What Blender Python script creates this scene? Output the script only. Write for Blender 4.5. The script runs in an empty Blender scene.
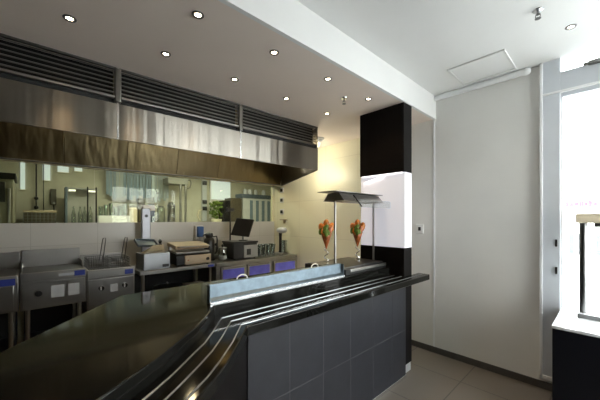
import bpy, bmesh, math, random
from mathutils import Vector, Matrix, Euler
R = math.radians
random.seed(4)
S = bpy.context.scene
COL = S.collection

# ------------------------------------------------------------------ camera, world, exposure
cam_d = bpy.data.cameras.new('camera')
cam_d.sensor_width = 36.0
cam_d.lens = 290 / 600 * 36
cam_d.shift_y = 19 / 600
cam_d.clip_start = 0.02
cam = bpy.data.objects.new('camera', cam_d)
COL.objects.link(cam)
cam.location = (0, 0, 1.5)
cam.rotation_euler = (R(90), 0, R(47.1 - 90))
S.camera = cam

world = bpy.data.worlds.new('daylight')
S.world = world
world.use_nodes = True
wn = world.node_tree.nodes
wl = world.node_tree.links
bg = wn['Background']
tc = wn.new('ShaderNodeTexCoord')
sep = wn.new('ShaderNodeSeparateXYZ')
wl.new(tc.outputs['Generated'], sep.inputs[0])
rmp = wn.new('ShaderNodeValToRGB')
rmp.color_ramp.elements[0].position = 0.0
rmp.color_ramp.elements[0].color = (1.0, 0.965, 0.92, 1)
rmp.color_ramp.elements[1].position = 1.0
rmp.color_ramp.elements[1].color = (0.92, 0.96, 1.0, 1)
wl.new(sep.outputs['Z'], rmp.inputs[0])
wl.new(rmp.outputs[0], bg.inputs['Color'])
bg.inputs['Strength'].default_value = 15.0

vs = S.view_settings
vs.view_transform = 'Standard'
vs.look = 'None'
vs.gamma = 1.0
vs.exposure = 0.0
vs.use_curve_mapping = False
S.cycles.use_denoising = True
S.cycles.max_bounces = 12
S.cycles.diffuse_bounces = 6
S.cycles.glossy_bounces = 6
S.cycles.transparent_max_bounces = 16
S.cycles.sample_clamp_indirect = 6.0


def portal(name, loc, rot, sx, sy):
    l = bpy.data.lights.new(name, 'AREA')
    l.shape = 'RECTANGLE'
    l.size, l.size_y = sx, sy
    l.cycles.is_portal = True
    o = bpy.data.objects.new(name, l)
    o.location, o.rotation_euler = loc, rot
    COL.objects.link(o)


# light enters through the front window and the side window (portals only guide the sampling)
portal('front_window_portal', (2.5, -1.72, 1.5), (R(-90), 0, 0), 1.5, 2.6)
portal('side_window_portal', (3.46, -0.55, 1.5), (0, R(90), 0), 2.8, 2.0)

LAMP_POWER = 12.0
HOOD_POWER = 8.0
BACK_POWER = 62.0
KITCHEN_POWER = 11.0
WARM = (1.0, 0.72, 0.42)


# ------------------------------------------------------------------ materials
def nodes_of(name):
    m = bpy.data.materials.new(name)
    m.use_nodes = True
    nt = m.node_tree
    return m, nt, nt.nodes['Principled BSDF']


def mat(name, col, rough=0.5, metal=0.0, var=0.06, scale=6.0, stretch=(1, 1, 1), bump=0.0, bscale=None,
        spec=0.5, coat=0.0, aniso=0.0):
    m, nt, b = nodes_of(name)
    N, L = nt.nodes, nt.links
    t = N.new('ShaderNodeTexCoord')
    mp = N.new('ShaderNodeMapping')
    mp.inputs['Scale'].default_value = stretch
    L.new(t.outputs['Object'], mp.inputs[0])
    nz = N.new('ShaderNodeTexNoise')
    nz.inputs['Scale'].default_value = scale
    nz.inputs['Detail'].default_value = 3
    L.new(mp.outputs[0], nz.inputs['Vector'])
    r = N.new('ShaderNodeValToRGB')
    r.color_ramp.elements[0].position = 0.3
    r.color_ramp.elements[1].position = 0.7
    r.color_ramp.elements[0].color = tuple(max(0, c * (1 - var)) for c in col) + (1,)
    r.color_ramp.elements[1].color = tuple(min(1, c * (1 + var)) for c in col) + (1,)
    L.new(nz.outputs['Fac'], r.inputs[0])
    L.new(r.outputs[0], b.inputs['Base Color'])
    b.inputs['Roughness'].default_value = rough
    b.inputs['Metallic'].default_value = metal
    b.inputs['Specular IOR Level'].default_value = spec
    b.inputs['Coat Weight'].default_value = coat
    if aniso:
        b.inputs['Anisotropic'].default_value = aniso
        b.inputs['Anisotropic Rotation'].default_value = 0.25
        tg = N.new('ShaderNodeTangent')
        tg.direction_type = 'RADIAL'
        tg.axis = 'Z'
        L.new(tg.outputs[0], b.inputs['Tangent'])
    if bump:
        n2 = N.new('ShaderNodeTexNoise')
        n2.inputs['Scale'].default_value = bscale or scale * 4
        L.new(mp.outputs[0], n2.inputs['Vector'])
        bp = N.new('ShaderNodeBump')
        bp.inputs['Strength'].default_value = bump
        bp.inputs['Distance'].default_value = 0.01
        L.new(n2.outputs['Fac'], bp.inputs['Height'])
        L.new(bp.outputs[0], b.inputs['Normal'])
    return m


def grid_mat(name, col, joint, w, h, axes, rough=0.5, gap=0.004, var=0.05, spec=0.5, offset=(0, 0)):
    """Square tiles in a grid over two object axes, with joints."""
    m, nt, b = nodes_of(name)
    N, L = nt.nodes, nt.links
    t = N.new('ShaderNodeTexCoord')
    s = N.new('ShaderNodeSeparateXYZ')
    L.new(t.outputs['Object'], s.inputs[0])
    cb = N.new('ShaderNodeCombineXYZ')
    for i, a in enumerate(axes):
        ad = N.new('ShaderNodeMath')
        ad.operation = 'ADD'
        ad.inputs[1].default_value = offset[i]
        L.new(s.outputs[a], ad.inputs[0])
        L.new(ad.outputs[0], cb.inputs[i])
    br = N.new('ShaderNodeTexBrick')
    br.offset = 0.0
    br.inputs['Scale'].default_value = 1.0
    br.inputs['Brick Width'].default_value = w
    br.inputs['Row Height'].default_value = h
    br.inputs['Mortar Size'].default_value = gap
    br.inputs['Mortar Smooth'].default_value = 0.1
    br.inputs['Color1'].default_value = tuple(c * (1 - var) for c in col) + (1,)
    br.inputs['Color2'].default_value = tuple(min(1, c * (1 + var)) for c in col) + (1,)
    br.inputs['Mortar'].default_value = tuple(joint) + (1,)
    L.new(cb.outputs[0], br.inputs['Vector'])
    L.new(br.outputs['Color'], b.inputs['Base Color'])
    b.inputs['Roughness'].default_value = rough
    b.inputs['Specular IOR Level'].default_value = spec
    bp = N.new('ShaderNodeBump')
    bp.inputs['Strength'].default_value = 0.4
    bp.inputs['Distance'].default_value = 0.003
    iv = N.new('ShaderNodeMath')
    iv.operation = 'SUBTRACT'
    iv.inputs[0].default_value = 1.0
    L.new(br.outputs['Fac'], iv.inputs[1])
    L.new(iv.outputs[0], bp.inputs['Height'])
    L.new(bp.outputs[0], b.inputs['Normal'])
    return m


def thin_glass(name, tint=(0.95, 0.98, 0.98), refl=0.08):
    m = bpy.data.materials.new(name)
    m.use_nodes = True
    nt = m.node_tree
    N, L = nt.nodes, nt.links
    for n in list(N):
        if n.type != 'OUTPUT_MATERIAL':
            N.remove(n)
    out = next(n for n in N if n.type == 'OUTPUT_MATERIAL')
    tr = N.new('ShaderNodeBsdfTransparent')
    tr.inputs[0].default_value = tuple(tint) + (1,)
    gl = N.new('ShaderNodeBsdfGlossy')
    gl.inputs['Roughness'].default_value = 0.02
    mx = N.new('ShaderNodeMixShader')
    fr = N.new('ShaderNodeFresnel')
    fr.inputs['IOR'].default_value = 1.35
    ad = N.new('ShaderNodeMath')
    ad.operation = 'MULTIPLY_ADD'
    ad.inputs[1].default_value = 0.35
    ad.inputs[2].default_value = refl
    L.new(fr.outputs[0], ad.inputs[0])
    L.new(ad.outputs[0], mx.inputs[0])
    L.new(tr.outputs[0], mx.inputs[1])
    L.new(gl.outputs[0], mx.inputs[2])
    L.new(mx.outputs[0], out.inputs[0])
    return m


def film(name, col):
    m = bpy.data.materials.new(name)
    m.use_nodes = True
    N, L = m.node_tree.nodes, m.node_tree.links
    for n in list(N):
        if n.type != 'OUTPUT_MATERIAL':
            N.remove(n)
    out = next(n for n in N if n.type == 'OUTPUT_MATERIAL')
    tr = N.new('ShaderNodeBsdfTransparent')
    tr.inputs[0].default_value = tuple(col) + (1,)
    L.new(tr.outputs[0], out.inputs[0])
    return m


def glow(name, col, strength):
    m, nt, b = nodes_of(name)
    b.inputs['Base Color'].default_value = (0.7, 0.7, 0.7, 1)
    b.inputs['Emission Color'].default_value = tuple(col) + (1,)
    b.inputs['Emission Strength'].default_value = strength
    return m


def streak_steel(name, col, rough, aniso=0.8, wave=0.35):
    """Brushed sheet steel: slightly uneven sheet, so its reflections break into soft upright bands."""
    return mat(name, col, rough, 1.0, 0.05, 3.0, (5, 5, 0.12), bump=wave, bscale=1.6, aniso=aniso)


M = {}
M['white_paint'] = mat('white_paint', (0.80, 0.79, 0.76), 0.6, var=0.02, scale=3)
M['ceiling_paint'] = mat('ceiling_paint', (0.83, 0.83, 0.82), 0.7, var=0.02, scale=2)
M['low_ceiling_paint'] = mat('low_ceiling_paint', (0.86, 0.76, 0.69), 0.7, var=0.02, scale=2)
M['cream_tile'] = grid_mat('cream_tile', (0.88, 0.85, 0.66), (0.76, 0.73, 0.56), 0.6, 0.6, (1, 2), 0.35, 0.004, 0.02)
M['cream_paint'] = mat('cream_paint', (0.80, 0.76, 0.55), 0.6, var=0.04)
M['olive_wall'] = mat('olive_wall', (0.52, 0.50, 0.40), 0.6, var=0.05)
M['floor_tile'] = grid_mat('floor_tile', (0.16, 0.135, 0.11), (0.075, 0.065, 0.055), 0.6, 0.6, (0, 1), 0.42, 0.005, 0.08, offset=(0.1, 0.25))
M['dark_base'] = mat('dark_skirting', (0.07, 0.065, 0.06), 0.45)
M['white_splash'] = grid_mat('white_splash_tile', (0.52, 0.51, 0.485), (0.42, 0.41, 0.385), 0.6, 0.3, (0, 2), 0.3, 0.003, 0.02)
M['white_frame'] = mat('white_frame', (0.88, 0.89, 0.90), 0.35, var=0.02)
M['grey_frame'] = mat('grey_window_frame', (0.62, 0.65, 0.69), 0.4, 0.0, var=0.03)
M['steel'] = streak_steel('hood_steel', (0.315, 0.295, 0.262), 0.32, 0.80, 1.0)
M['dim_steel'] = streak_steel('warm_dim_steel', (0.20, 0.155, 0.082), 0.30, 0.0, 1.2)  # brown tint puts dim warm light into the steel colour
M['slat_steel'] = mat('slat_steel', (0.22, 0.215, 0.20), 0.35, 1.0, 0.1)
M['void'] = mat('shade_black', (0.012, 0.012, 0.012), 0.7)  # near-black colour in place of shade in gaps and under units
M['chrome'] = mat('chrome', (0.82, 0.83, 0.85), 0.24, 1.0, 0.03)
M['bench_steel'] = mat('bench_steel', (0.38, 0.37, 0.355), 0.33, 1.0, 0.1, 4, (1, 20, 1))
M['galv'] = mat('galvanised_sheet', (0.115, 0.155, 0.19), 0.40, 0.6, 0.16, 26, bump=0.08, bscale=40)
M['black_stone'] = mat('black_stone', (0.008, 0.008, 0.007), 0.08, var=0.1, scale=60, spec=0.18)
M['black_lam'] = mat('black_laminate', (0.006, 0.005, 0.005), 0.5, var=0.2, spec=0.1)
M['slate_tile'] = mat('slate_tile', (0.019, 0.0203, 0.027), 0.42, var=0.12, scale=9, bump=0.05)
M['grout'] = mat('grey_grout', (0.085, 0.085, 0.09), 0.8)
M['black_plastic'] = mat('black_plastic', (0.015, 0.015, 0.016), 0.35)
M['black_metal'] = mat('black_metal', (0.02, 0.02, 0.02), 0.45, 0.5)
M['white_gloss'] = glow('backlit_white_panel', (0.88, 0.89, 1.0), 0.44)
M['white_plastic'] = mat('white_plastic', (0.82, 0.82, 0.80), 0.4, var=0.02)
M['blue_film'] = mat('blue_film', (0.20, 0.20, 1.0), 0.3, var=0.2, scale=9, coat=0.3)
M['blue_label'] = mat('blue_label', (0.03, 0.05, 0.30), 0.4)
M['pale_label'] = mat('pale_label', (0.55, 0.57, 0.60), 0.4)
M['oil'] = mat('dark_oil', (0.03, 0.022, 0.01), 0.15)
M['griddle'] = mat('griddle_plate', (0.05, 0.045, 0.04), 0.35, 0.6)
M['mesh'] = mat('basket_wire', (0.16, 0.155, 0.15), 0.4, 0.9)
M['tan_plate'] = mat('tan_plate', (0.50, 0.40, 0.28), 0.35, 0.6, 0.12)
M['paper'] = mat('cream_paper', (0.80, 0.70, 0.52), 0.8)
M['slate_blue'] = mat('slate_blue_tray', (0.09, 0.12, 0.15), 0.35)
M['blue_plastic'] = mat('blue_plastic', (0.04, 0.12, 0.36), 0.35)
M['glass'] = thin_glass('clear_glass')
M['jar_glass'] = thin_glass('jar_glass', (0.84, 0.88, 0.86), 0.22)
M['green_glass'] = thin_glass('greenish_glass', (0.86, 0.90, 0.82), 0.01)
M['pane_glow'] = glow('glow_pane', (0.80, 0.92, 1.0), 0.55)  # emission stands in for daylight; the wall behind is closed
M['case_light'] = glow('case_light', (1.0, .93, .75), 1.2)
M['strip_blue'] = mat('strip_blue', (0.16, 0.22, 0.27), 0.3)
M['strip_grey'] = mat('strip_grey', (0.32, 0.36, 0.36), 0.3)
M['strip_pale'] = mat('strip_pale', (0.52, 0.60, 0.62), 0.3)
M['orange_fruit'] = mat('orange_pepper', (0.58, 0.19, 0.025), 0.35, var=0.45, scale=30, coat=0.3)
M['red_fruit'] = mat('red_pepper', (0.36, 0.09, 0.02), 0.35, var=0.4, scale=25, coat=0.3)
M['green_leaf'] = mat('green_leaf', (0.11, 0.17, 0.02), 0.45, var=0.3, scale=25)
M['wood'] = mat('pale_wood', (0.80, 0.68, 0.50), 0.4, var=0.12, scale=4, stretch=(12, 1, 12))
M['black_gloss'] = mat('black_gloss_cabinet', (0.006, 0.007, 0.011), 0.3, spec=0.2)
M['white_top'] = mat('white_gloss_top', (0.86, 0.88, 0.90), 0.12, var=0.01)
M['pink_film'] = film('pink_film', (0.46, 0.36, 0.42))
M['grey_film'] = film('grey_film', (0.43, 0.43, 0.45))
M['bulb'] = glow('lamp_glow', (1.0, 0.80, 0.55), 40.0)
M['shade_glow'] = glow('shade_glow', (1.0, 0.88, 0.62), 3.0)
M['foot_metal'] = mat('foot_metal', (0.62, 0.63, 0.66), 0.4, 0.3)
M['rail_metal'] = mat('rail_metal', (0.36, 0.37, 0.39), 0.28, 1.0, 0.03)
M['front_wall'] = mat('front_wall', (0.26, 0.24, 0.20), 0.6)  # dark tone chosen so the unseen wall bounces less light
M['led'] = glow('led_glow', (1.0, 0.95, 0.95), 1.5)
M['brushed_dark'] = mat('dark_brushed_steel', (0.22, 0.22, 0.22), 0.3, 1.0, 0.1)
M['pavement'] = mat('pavement', (0.55, 0.55, 0.55), 0.8)
M['render_wall'] = mat('pale_render', (0.75, 0.74, 0.72), 0.8)
M['dark_window'] = mat('street_window', (0.10, 0.11, 0.12), 0.2)


# ------------------------------------------------------------------ mesh helpers
class MB:
    def __init__(self):
        self.b = bmesh.new()

    def _mi(self, verts, mi):
        if mi:
            fs = set()
            for v in verts:
                fs.update(v.link_faces)
            for f in fs:
                f.material_index = mi

    def box(self, x0, x1, y0, y1, z0, z1, mi=0, rot=None, piv=None):
        g = bmesh.ops.create_cube(self.b, size=1.0)['verts']
        sx, sy, sz = x1 - x0, y1 - y0, z1 - z0
        c = Vector(((x0 + x1) / 2, (y0 + y1) / 2, (z0 + z1) / 2))
        for v in g:
            v.co = Vector((v.co.x * sx, v.co.y * sy, v.co.z * sz)) + c
        if rot is not None:
            p = Vector(piv) if piv is not None else c
            mt = Euler(rot).to_matrix()
            for v in g:
                v.co = mt @ (v.co - p) + p
        self._mi(g, mi)
        return self

    def cyl(self, p, q, r, r2=None, n=20, mi=0):
        p, q = Vector(p), Vector(q)
        d = q - p
        g = bmesh.ops.create_cone(self.b, cap_ends=True, segments=n, radius1=r, radius2=r if r2 is None else r2,
                                  depth=d.length)['verts']
        mt = d.to_track_quat('Z', 'Y').to_matrix().to_4x4()
        mt.translation = (p + q) / 2
        bmesh.ops.transform(self.b, matrix=mt, verts=g)
        self._mi(g, mi)
        return self

    def ball(self, c, r, sc=(1, 1, 1), mi=0, rot=(0, 0, 0), n=14):
        g = bmesh.ops.create_uvsphere(self.b, u_segments=n, v_segments=n // 2 + 2, radius=r)['verts']
        mt = Matrix.Translation(c) @ Euler(rot).to_matrix().to_4x4() @ Matrix.Diagonal((*sc, 1))
        bmesh.ops.transform(self.b, matrix=mt, verts=g)
        self._mi(g, mi)
        return self

    def tube(self, pts, r, n=10, mi=0, closed=False):
        pts = [Vector(p) for p in pts]
        rings = []
        prev = None
        N = len(pts)
        for i, p in enumerate(pts):
            a = pts[i - 1] if (i > 0 or closed) else pts[0]
            c = pts[(i + 1) % N] if (i < N - 1 or closed) else pts[-1]
            t = (c - a).normalized()
            if prev is None:
                u = t.orthogonal().normalized()
            else:
                u = (prev - t * prev.dot(t)).normalized()
            prev = u
            w = t.cross(u)
            rings.append([self.b.verts.new(p + (u * math.cos(k * 2 * math.pi / n) + w * math.sin(k * 2 * math.pi / n)) * r)
                          for k in range(n)])
        fs = []
        for i in range(N if closed else N - 1):
            A, B = rings[i], rings[(i + 1) % N]
            for k in range(n):
                fs.append(self.b.faces.new((A[k], A[(k + 1) % n], B[(k + 1) % n], B[k])))
        if not closed:
            fs.append(self.b.faces.new(rings[0][::-1]))
            fs.append(self.b.faces.new(rings[-1]))
        for f in fs:
            f.material_index = mi
        return self

    def prism(self, poly, z0, z1, mi=0):
        a = [self.b.verts.new((x, y, z0)) for x, y in poly]
        c = [self.b.verts.new((x, y, z1)) for x, y in poly]
        n = len(poly)
        fs = [self.b.faces.new(a[::-1]), self.b.faces.new(c)]
        for i in range(n):
            fs.append(self.b.faces.new((a[i], a[(i + 1) % n], c[(i + 1) % n], c[i])))
        for f in fs:
            f.material_index = mi
        return self

    def extrude_x(self, prof, x0, x1, mi=0):
        """A (y, z) outline extruded along x."""
        a = [self.b.verts.new((x0, y, z)) for y, z in prof]
        c = [self.b.verts.new((x1, y, z)) for y, z in prof]
        n = len(prof)
        fs = [self.b.faces.new(a), self.b.faces.new(c[::-1])]
        for i in range(n):
            fs.append(self.b.faces.new((a[i], c[i], c[(i + 1) % n], a[(i + 1) % n])))
        for f in fs:
            f.material_index = mi
        return self

    def lathe(self, prof, c=(0, 0, 0), n=24, mi=0):
        """(r, z) profile turned about the vertical through c."""
        rings = []
        for r, z in prof:
            if r < 1e-6:
                rings.append([self.b.verts.new((c[0], c[1], c[2] + z))])
            else:
                rings.append([self.b.verts.new((c[0] + r * math.cos(k * 2 * math.pi / n), c[1] + r * math.sin(k * 2 * math.pi / n), c[2] + z))
                              for k in range(n)])
        for A, B in zip(rings, rings[1:]):
            for k in range(n):
                k2 = (k + 1) % n
                if len(A) == 1 and len(B) == 1:
                    continue
                if len(A) == 1:
                    f = self.b.faces.new((A[0], B[k2], B[k]))
                elif len(B) == 1:
                    f = self.b.faces.new((A[k], A[k2], B[0]))
                else:
                    f = self.b.faces.new((A[k], A[k2], B[k2], B[k]))
                f.material_index = mi
        return self

    def build(self, name, mats, parent=None, bevel=0.0, smooth=True, label=None):
        bmesh.ops.recalc_face_normals(self.b, faces=self.b.faces)
        me = bpy.data.meshes.new(name)
        self.b.to_mesh(me)
        self.b.free()
        if not isinstance(mats, (list, tuple)):
            mats = [mats]
        for m in mats:
            me.materials.append(m)
        o = bpy.data.objects.new(name, me)
        COL.objects.link(o)
        if parent is not None:
            o.parent = parent
        if smooth:
            for p in me.polygons:
                p.use_smooth = True
            me.set_sharp_from_angle(angle=R(35))
        if bevel:
            bv = o.modifiers.new('bevel', 'BEVEL')
            bv.width = bevel
            bv.segments = 2
            bv.limit_method = 'ANGLE'
            bv.angle_limit = R(40)
        if label:
            o['label'] = label
        return o


def tag(o, label, cat, group=None, kind=None):
    o['label'] = label
    o['category'] = cat
    if group:
        o['group'] = group
    if kind:
        o['kind'] = kind
    return o


def thing(name, label, cat, loc=(0, 0, 0), rz=0.0, group=None):
    o = bpy.data.objects.new(name, None)
    o.empty_display_size = 0.1
    COL.objects.link(o)
    o.location = loc
    o.rotation_euler = (0, 0, rz)
    return tag(o, label, cat, group)


def struct(name, mb, m, label, cat, bevel=0.0):
    return tag(mb.build(name, m, bevel=bevel, smooth=False), label, cat, kind='structure')


def copy_tree(o, parent=None):
    c = o.copy()
    COL.objects.link(c)
    if parent is not None:
        c.parent = parent
    for ch in [x for x in o.children]:
        copy_tree(ch, c)
    return c


# ------------------------------------------------------------------ the setting
XR, YB, YF, XL = 3.33, 4.30, -1.60, -2.60
ZC, ZK = 2.87, 2.62
BH = 1.345           # face of the bulkhead / lower ceiling
struct('floor', MB().box(XL - .2, XR + .2, YF - .2, YB + .2, -0.1, 0).box(XL - .2, 6.0, YB + .2, 6.7, -0.1, 0).box(XR + .2, 6.0, YB, YB + .2, -0.1, 0), M['floor_tile'], 'brown grey tiled floor', 'floor')
struct('ceiling', MB().box(XL - .2, XR + .2, YF - .2, BH, ZC, ZC + .15), M['ceiling_paint'], 'white upper ceiling over the shop floor', 'ceiling')
blk = MB().box(XL - .2, XR + .2, BH, BH + 0.03, ZK, ZC + .15)
struct('bulkhead', blk, M['ceiling_paint'], 'white bulkhead face stepping down to the kitchen ceiling', 'bulkhead')
struct('ceiling_kitchen', MB().box(XL - .2, XR + .2, BH + .03, YB + .2, ZK, ZC + .15).box(XL - .2, 6.0, YB + .2, 6.7, ZK, ZC + .15).box(XR + .2, 6.0, YB, YB + .2, ZK, ZC + .15), M['low_ceiling_paint'],
       'lower greyish ceiling with downlights over the kitchen', 'ceiling')
struct('wall_right', MB().box(XR, XR + .2, 0.43, 1.80, 0, ZC).box(XR, XR + .2, YF, 0.43, 0, 0.10), M['white_paint'],
       'plain off white wall between counter pillar and window', 'wall')
struct('wall_kitchen_right', MB().box(XR, XR + .2, 1.80, YB, 0, ZK), M['cream_tile'], 'cream yellow tiled side wall of the kitchen', 'wall')
struct('wall_back', MB().box(XL - .2, XR + .2, YB, YB + .06, 0, 1.445), M['cream_paint'], 'cream back wall of the kitchen below the long glass window', 'wall')
struct('wall_back_upper', MB().box(XL - .2, XR + .2, YB, YB + .06, 2.115, ZC), M['cream_paint'], 'cream back wall of the kitchen above the long glass window', 'wall')
struct('wall_back_corner', MB().box(3.306, XR + .2, YB, YB + .06, 1.445, 2.115), M['cream_paint'], 'narrow cream wall strip in the kitchen corner', 'wall')
struct('wall_pantry_back', MB().box(XL - .2, 6.0, 6.5, 6.7, 0, ZK).box(XL - .2, XL, YB + .06, 6.5, 0, ZK).box(5.8, 6.0, YB, 6.5, 0, ZK).box(XR + .2, 6.0, YB, YB + .06, 0, ZK), M['olive_wall'],
       'dim olive cream wall seen through the glass panels', 'wall')
struct('wall_left', MB().box(XL - .2, XL, YF, YB, 0, ZC), M['dark_base'], 'dark left wall out of the photo', 'wall')  # unseen wall, kept dark to hold back bounced light
wf = MB()
wf.box(XL - .2, 0.15, YF - .2, YF, 0, ZC).box(0.15, 0.95, YF - .2, YF, 0, ZC)
wf.box(0.95, 1.75, YF - .2, YF, 0, ZC).box(1.75, 3.20, YF - .2, YF, 0, 0.25).box(1.75, 3.20, YF - .2, YF, 2.72, ZC).box(3.20, XR + .2, YF - .2, YF, 0, ZC)
struct('wall_front', wf, M['front_wall'], 'dark front wall behind the camera with windows', 'wall')
struct('splashback', MB().box(XL, XR, YB - .012, YB, 0.90, 1.455), M['white_splash'], 'white splashback along the back wall under the glass panels', 'wall')
struct('baseboard_right', MB().box(XR - .014, XR, 0.0, BH + 1.0, 0, 0.065), M['dark_base'], 'dark tiled skirting along the right wall', 'baseboard', 0.002)
struct('trim_1', MB().box(XR - .006, XR, 1.355, 1.375, 0.065, ZC), M['white_frame'], 'thin white joint strip on the right wall', 'trim', 0.001)
tr = MB().cyl((XR - .03, 0.53, ZC - .03), (XR - .03, BH, ZC - .03), 0.028)
tr.ball((XR - .03, 0.53, ZC - .03), 0.034)
struct('trim_2', tr, M['white_frame'], 'white rounded cover strip where right wall meets ceiling', 'trim')

# side window in the right wall: frame, transom bar, panes
wfm = MB()
wfm.box(XR - .035, XR + .08, 0.30, 0.42, 0.12, ZC, 0)                 # jamb
wfm.box(XR - .045, XR + .02, 0.415, 0.435, 0.10, ZC, 1)               # bright white edge strip
wfm.box(XR - .045, XR + .10, YF, 0.435, 0.10, 0.135, 1)               # sill
wfm.box(XR - .035, XR + .08, YF, 0.30, 2.585, 2.75, 0)                # transom bar
wfm.box(XR - .045, XR + .08, YF, 0.42, 2.575, 2.592, 1)
wfm.box(XR - .015, XR + .06, 0.285, 0.315, 0.135, 2.585, 1)           # bead
wfm.box(XR - .015, XR + .06, YF, 0.30, 2.54, 2.585, 0)                # top rail of sash
wfm.box(XR - .015, XR + .06, YF, 0.30, 0.135, 0.20, 0)
wfm.box(XR - .015, XR + .06, -0.70, -0.62, 0.135, 2.585, 0)           # mullion
wfm.box(XR - .015, XR + .06, -1.6, -1.5, 0.135, ZC, 0)
w1 = struct('window_1', wfm, [M['grey_frame'], M['white_frame']], 'tall grey framed shop window in the right wall', 'window', 0.003)
MB().box(XR + .02, XR + .026, -1.5, 0.29, 0.19, 2.55).build('pane', M['glass'], w1)
MB().box(XR + .02, XR + .026, -1.5, 0.31, 2.74, ZC).build('upper_pane', M['glass'], w1)
lt = MB().box(XR - .047, XR - .034, 0.318, 0.332, 1.265, 1.325).box(XR - .047, XR - .034, 0.318, 0.332, 1.03, 1.09)
lt.build('latch', M['black_metal'], w1, 0.002)
cl = MB().box(XR - .07, XR - .03, 0.02, 0.13, 2.735, 2.765).cyl((XR - .06, 0.13, 2.75), (XR - .06, 0.16, 2.745), 0.012)
cl.build('closer', M['brushed_dark'], w1, 0.004, label='dark stay arm on the transom')

# front window behind the camera
f2 = MB()
for x in (1.75, 2.21, 2.68, 3.14):
    f2.box(x, x + .06, YF - .12, YF - .04, 0.25, 2.72)
f2.box(1.75, 3.2, YF - .12, YF - .04, 0.25, 0.31).box(1.75, 3.2, YF - .12, YF - .04, 2.66, 2.72).box(1.75, 3.2, YF - .12, YF - .04, 1.98, 2.03)
w2 = struct('window_2', f2, M['grey_frame'], 'large front shop window behind the camera', 'window', 0.003)
MB().box(1.75, 3.2, YF - .085, YF - .08, 0.25, 2.72).build('pane', M['glass'], w2)
# ceiling access hatch
hp = [(2.79, 1.03), (3.19, 1.03), (3.24, 0.585), (2.84, 0.585)]
ah = thing('access_hatch', 'white square access hatch in upper ceiling above right wall', 'hatch', (3.01, 0.81, ZC))
fr = MB()
for a_, b_, c_, d_ in ((-.215, .215, .205, .222), (-.215, .215, -.222, -.205), (-.215, -.198, -.205, .205), (.198, .215, -.205, .205)):
    fr.box(a_, b_, c_, d_, -0.012, 0)
fr.build('frame', mat('hatch_frame', (0.74, 0.74, 0.73), 0.5), ah, 0.002)
MB().box(-.196, .196, -.203, .203, -0.006, 0).build('panel', M['ceiling_paint'], ah)

# outdoors: street and a pale building opposite
struct('street_ground', MB().box(-6, 22, -14, 14, -0.2, -0.11), M['pavement'], 'pale street outside the windows', 'ground')
bd = thing('building', 'pale overexposed building across the street through the window', 'building', (15.0, 1.0, -0.11))
MB().box(0, 4, -5, 12, 0, 3.4).build('wall', M['render_wall'], bd)
for k in range(9):
    y = -1.7 + k * .24
    MB().box(-.03, .02, y, y + .12, 0.3, 1.05).build('window', M['dark_window'], bd)

# ------------------------------------------------------------------ extractor hood
HX = [-1.60, -0.56, 0.474, 1.50, 2.56]
HY = 2.50
hood = thing('extractor_hood', 'long stainless steel extractor hood hanging from the kitchen ceiling', 'extractor hood', (0, HY, 0), R(-1.4))
for x0, x1 in zip(HX, HX[1:]):
    MB().box(x0 + .004, x1 - .004, 0.0, 0.012, 2.09, 2.352).build('skirt_panel', M['steel'], hood, 0.002)
    lv = MB()
    lv.box(x0 + .02, x1 - .02, 0.07, 0.08, 2.36, 2.61, 1)
    for k in range(6):
        z = 2.425 + k * 0.0315
        lv.extrude_x([(0.002, z), (0.002, z + .008), (0.05, z + .03), (0.05, z + .022)], x0 + .015, x1 - .015)
    lv.box(x0 + .01, x1 - .01, 0.0, 0.02, 2.604, 2.618)
    lv.build('louvre_grille', [M['slat_steel'], M['void']], hood)
MB().box(HX[0], HX[-1], -0.006, 0.03, 2.390, 2.408).build('trim_bar', M['bench_steel'], hood, 0.004)
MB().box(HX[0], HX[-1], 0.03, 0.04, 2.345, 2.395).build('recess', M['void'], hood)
for x in HX[1:-1]:
    MB().box(x - .022, x + .022, -0.012, 0.03, 2.36, 2.612).build('divider_post', M['slat_steel'], hood, 0.01)
    MB().box(x - .006, x + .006, -0.003, 0.01, 2.09, 2.36).build('seam_strip', M['chrome'], hood, 0.001)
# the right end is cut off at an angle and meets the side wall at the back
ex, ey = 3.27, 1.62          # rear right corner in the hood's own frame
ep = MB().prism([(HX[-1], 0.0), (ex, ey), (ex - .013, ey), (HX[-1] - .013, 0.0)], 2.09, 2.618)
ep.build('end_panel', M['brushed_dark'], hood)
MB().box(HX[0], HX[0] + .012, 0.0, 1.68, 2.09, 2.618).build('end_panel', M['brushed_dark'], hood)
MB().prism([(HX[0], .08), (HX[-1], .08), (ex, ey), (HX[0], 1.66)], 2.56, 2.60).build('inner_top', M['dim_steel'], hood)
for k in range(8):
    xa = HX[0] + .02 + k * (ex - HX[0] - .05) / 8
    xb = HX[0] + .02 + (k + 1) * (ex - HX[0] - .05) / 8
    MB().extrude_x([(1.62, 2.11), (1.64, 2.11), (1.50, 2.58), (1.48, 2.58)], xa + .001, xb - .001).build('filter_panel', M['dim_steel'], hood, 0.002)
MB().box(HX[0], ex - .02, 1.595, 1.645, 2.098, 2.112).build('drip_gutter', M['slat_steel'], hood, 0.002)
for x in (0.05, 1.35, 2.45):  # unseen lamps added to warm the canopy and bench
    hl = MB().lathe([(0, 2.545), (.05, 2.545), (.06, 2.555), (.06, 2.562)], (x, .85, 0)).build('added_hood_lamp', M['bulb'], hood)
    l = bpy.data.lights.new('added_hood_beam', 'POINT')
    l.energy = HOOD_POWER * (1.0 if x > 2 else 0.6 if x > 1 else .06)
    l.color = (1.0, 0.80, 0.45)
    l.shadow_soft_size = 0.05
    o = bpy.data.objects.new('added_hood_beam', l)
    COL.objects.link(o)
    o.parent = hood
    o.location = (x, .85, 2.48)

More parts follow.
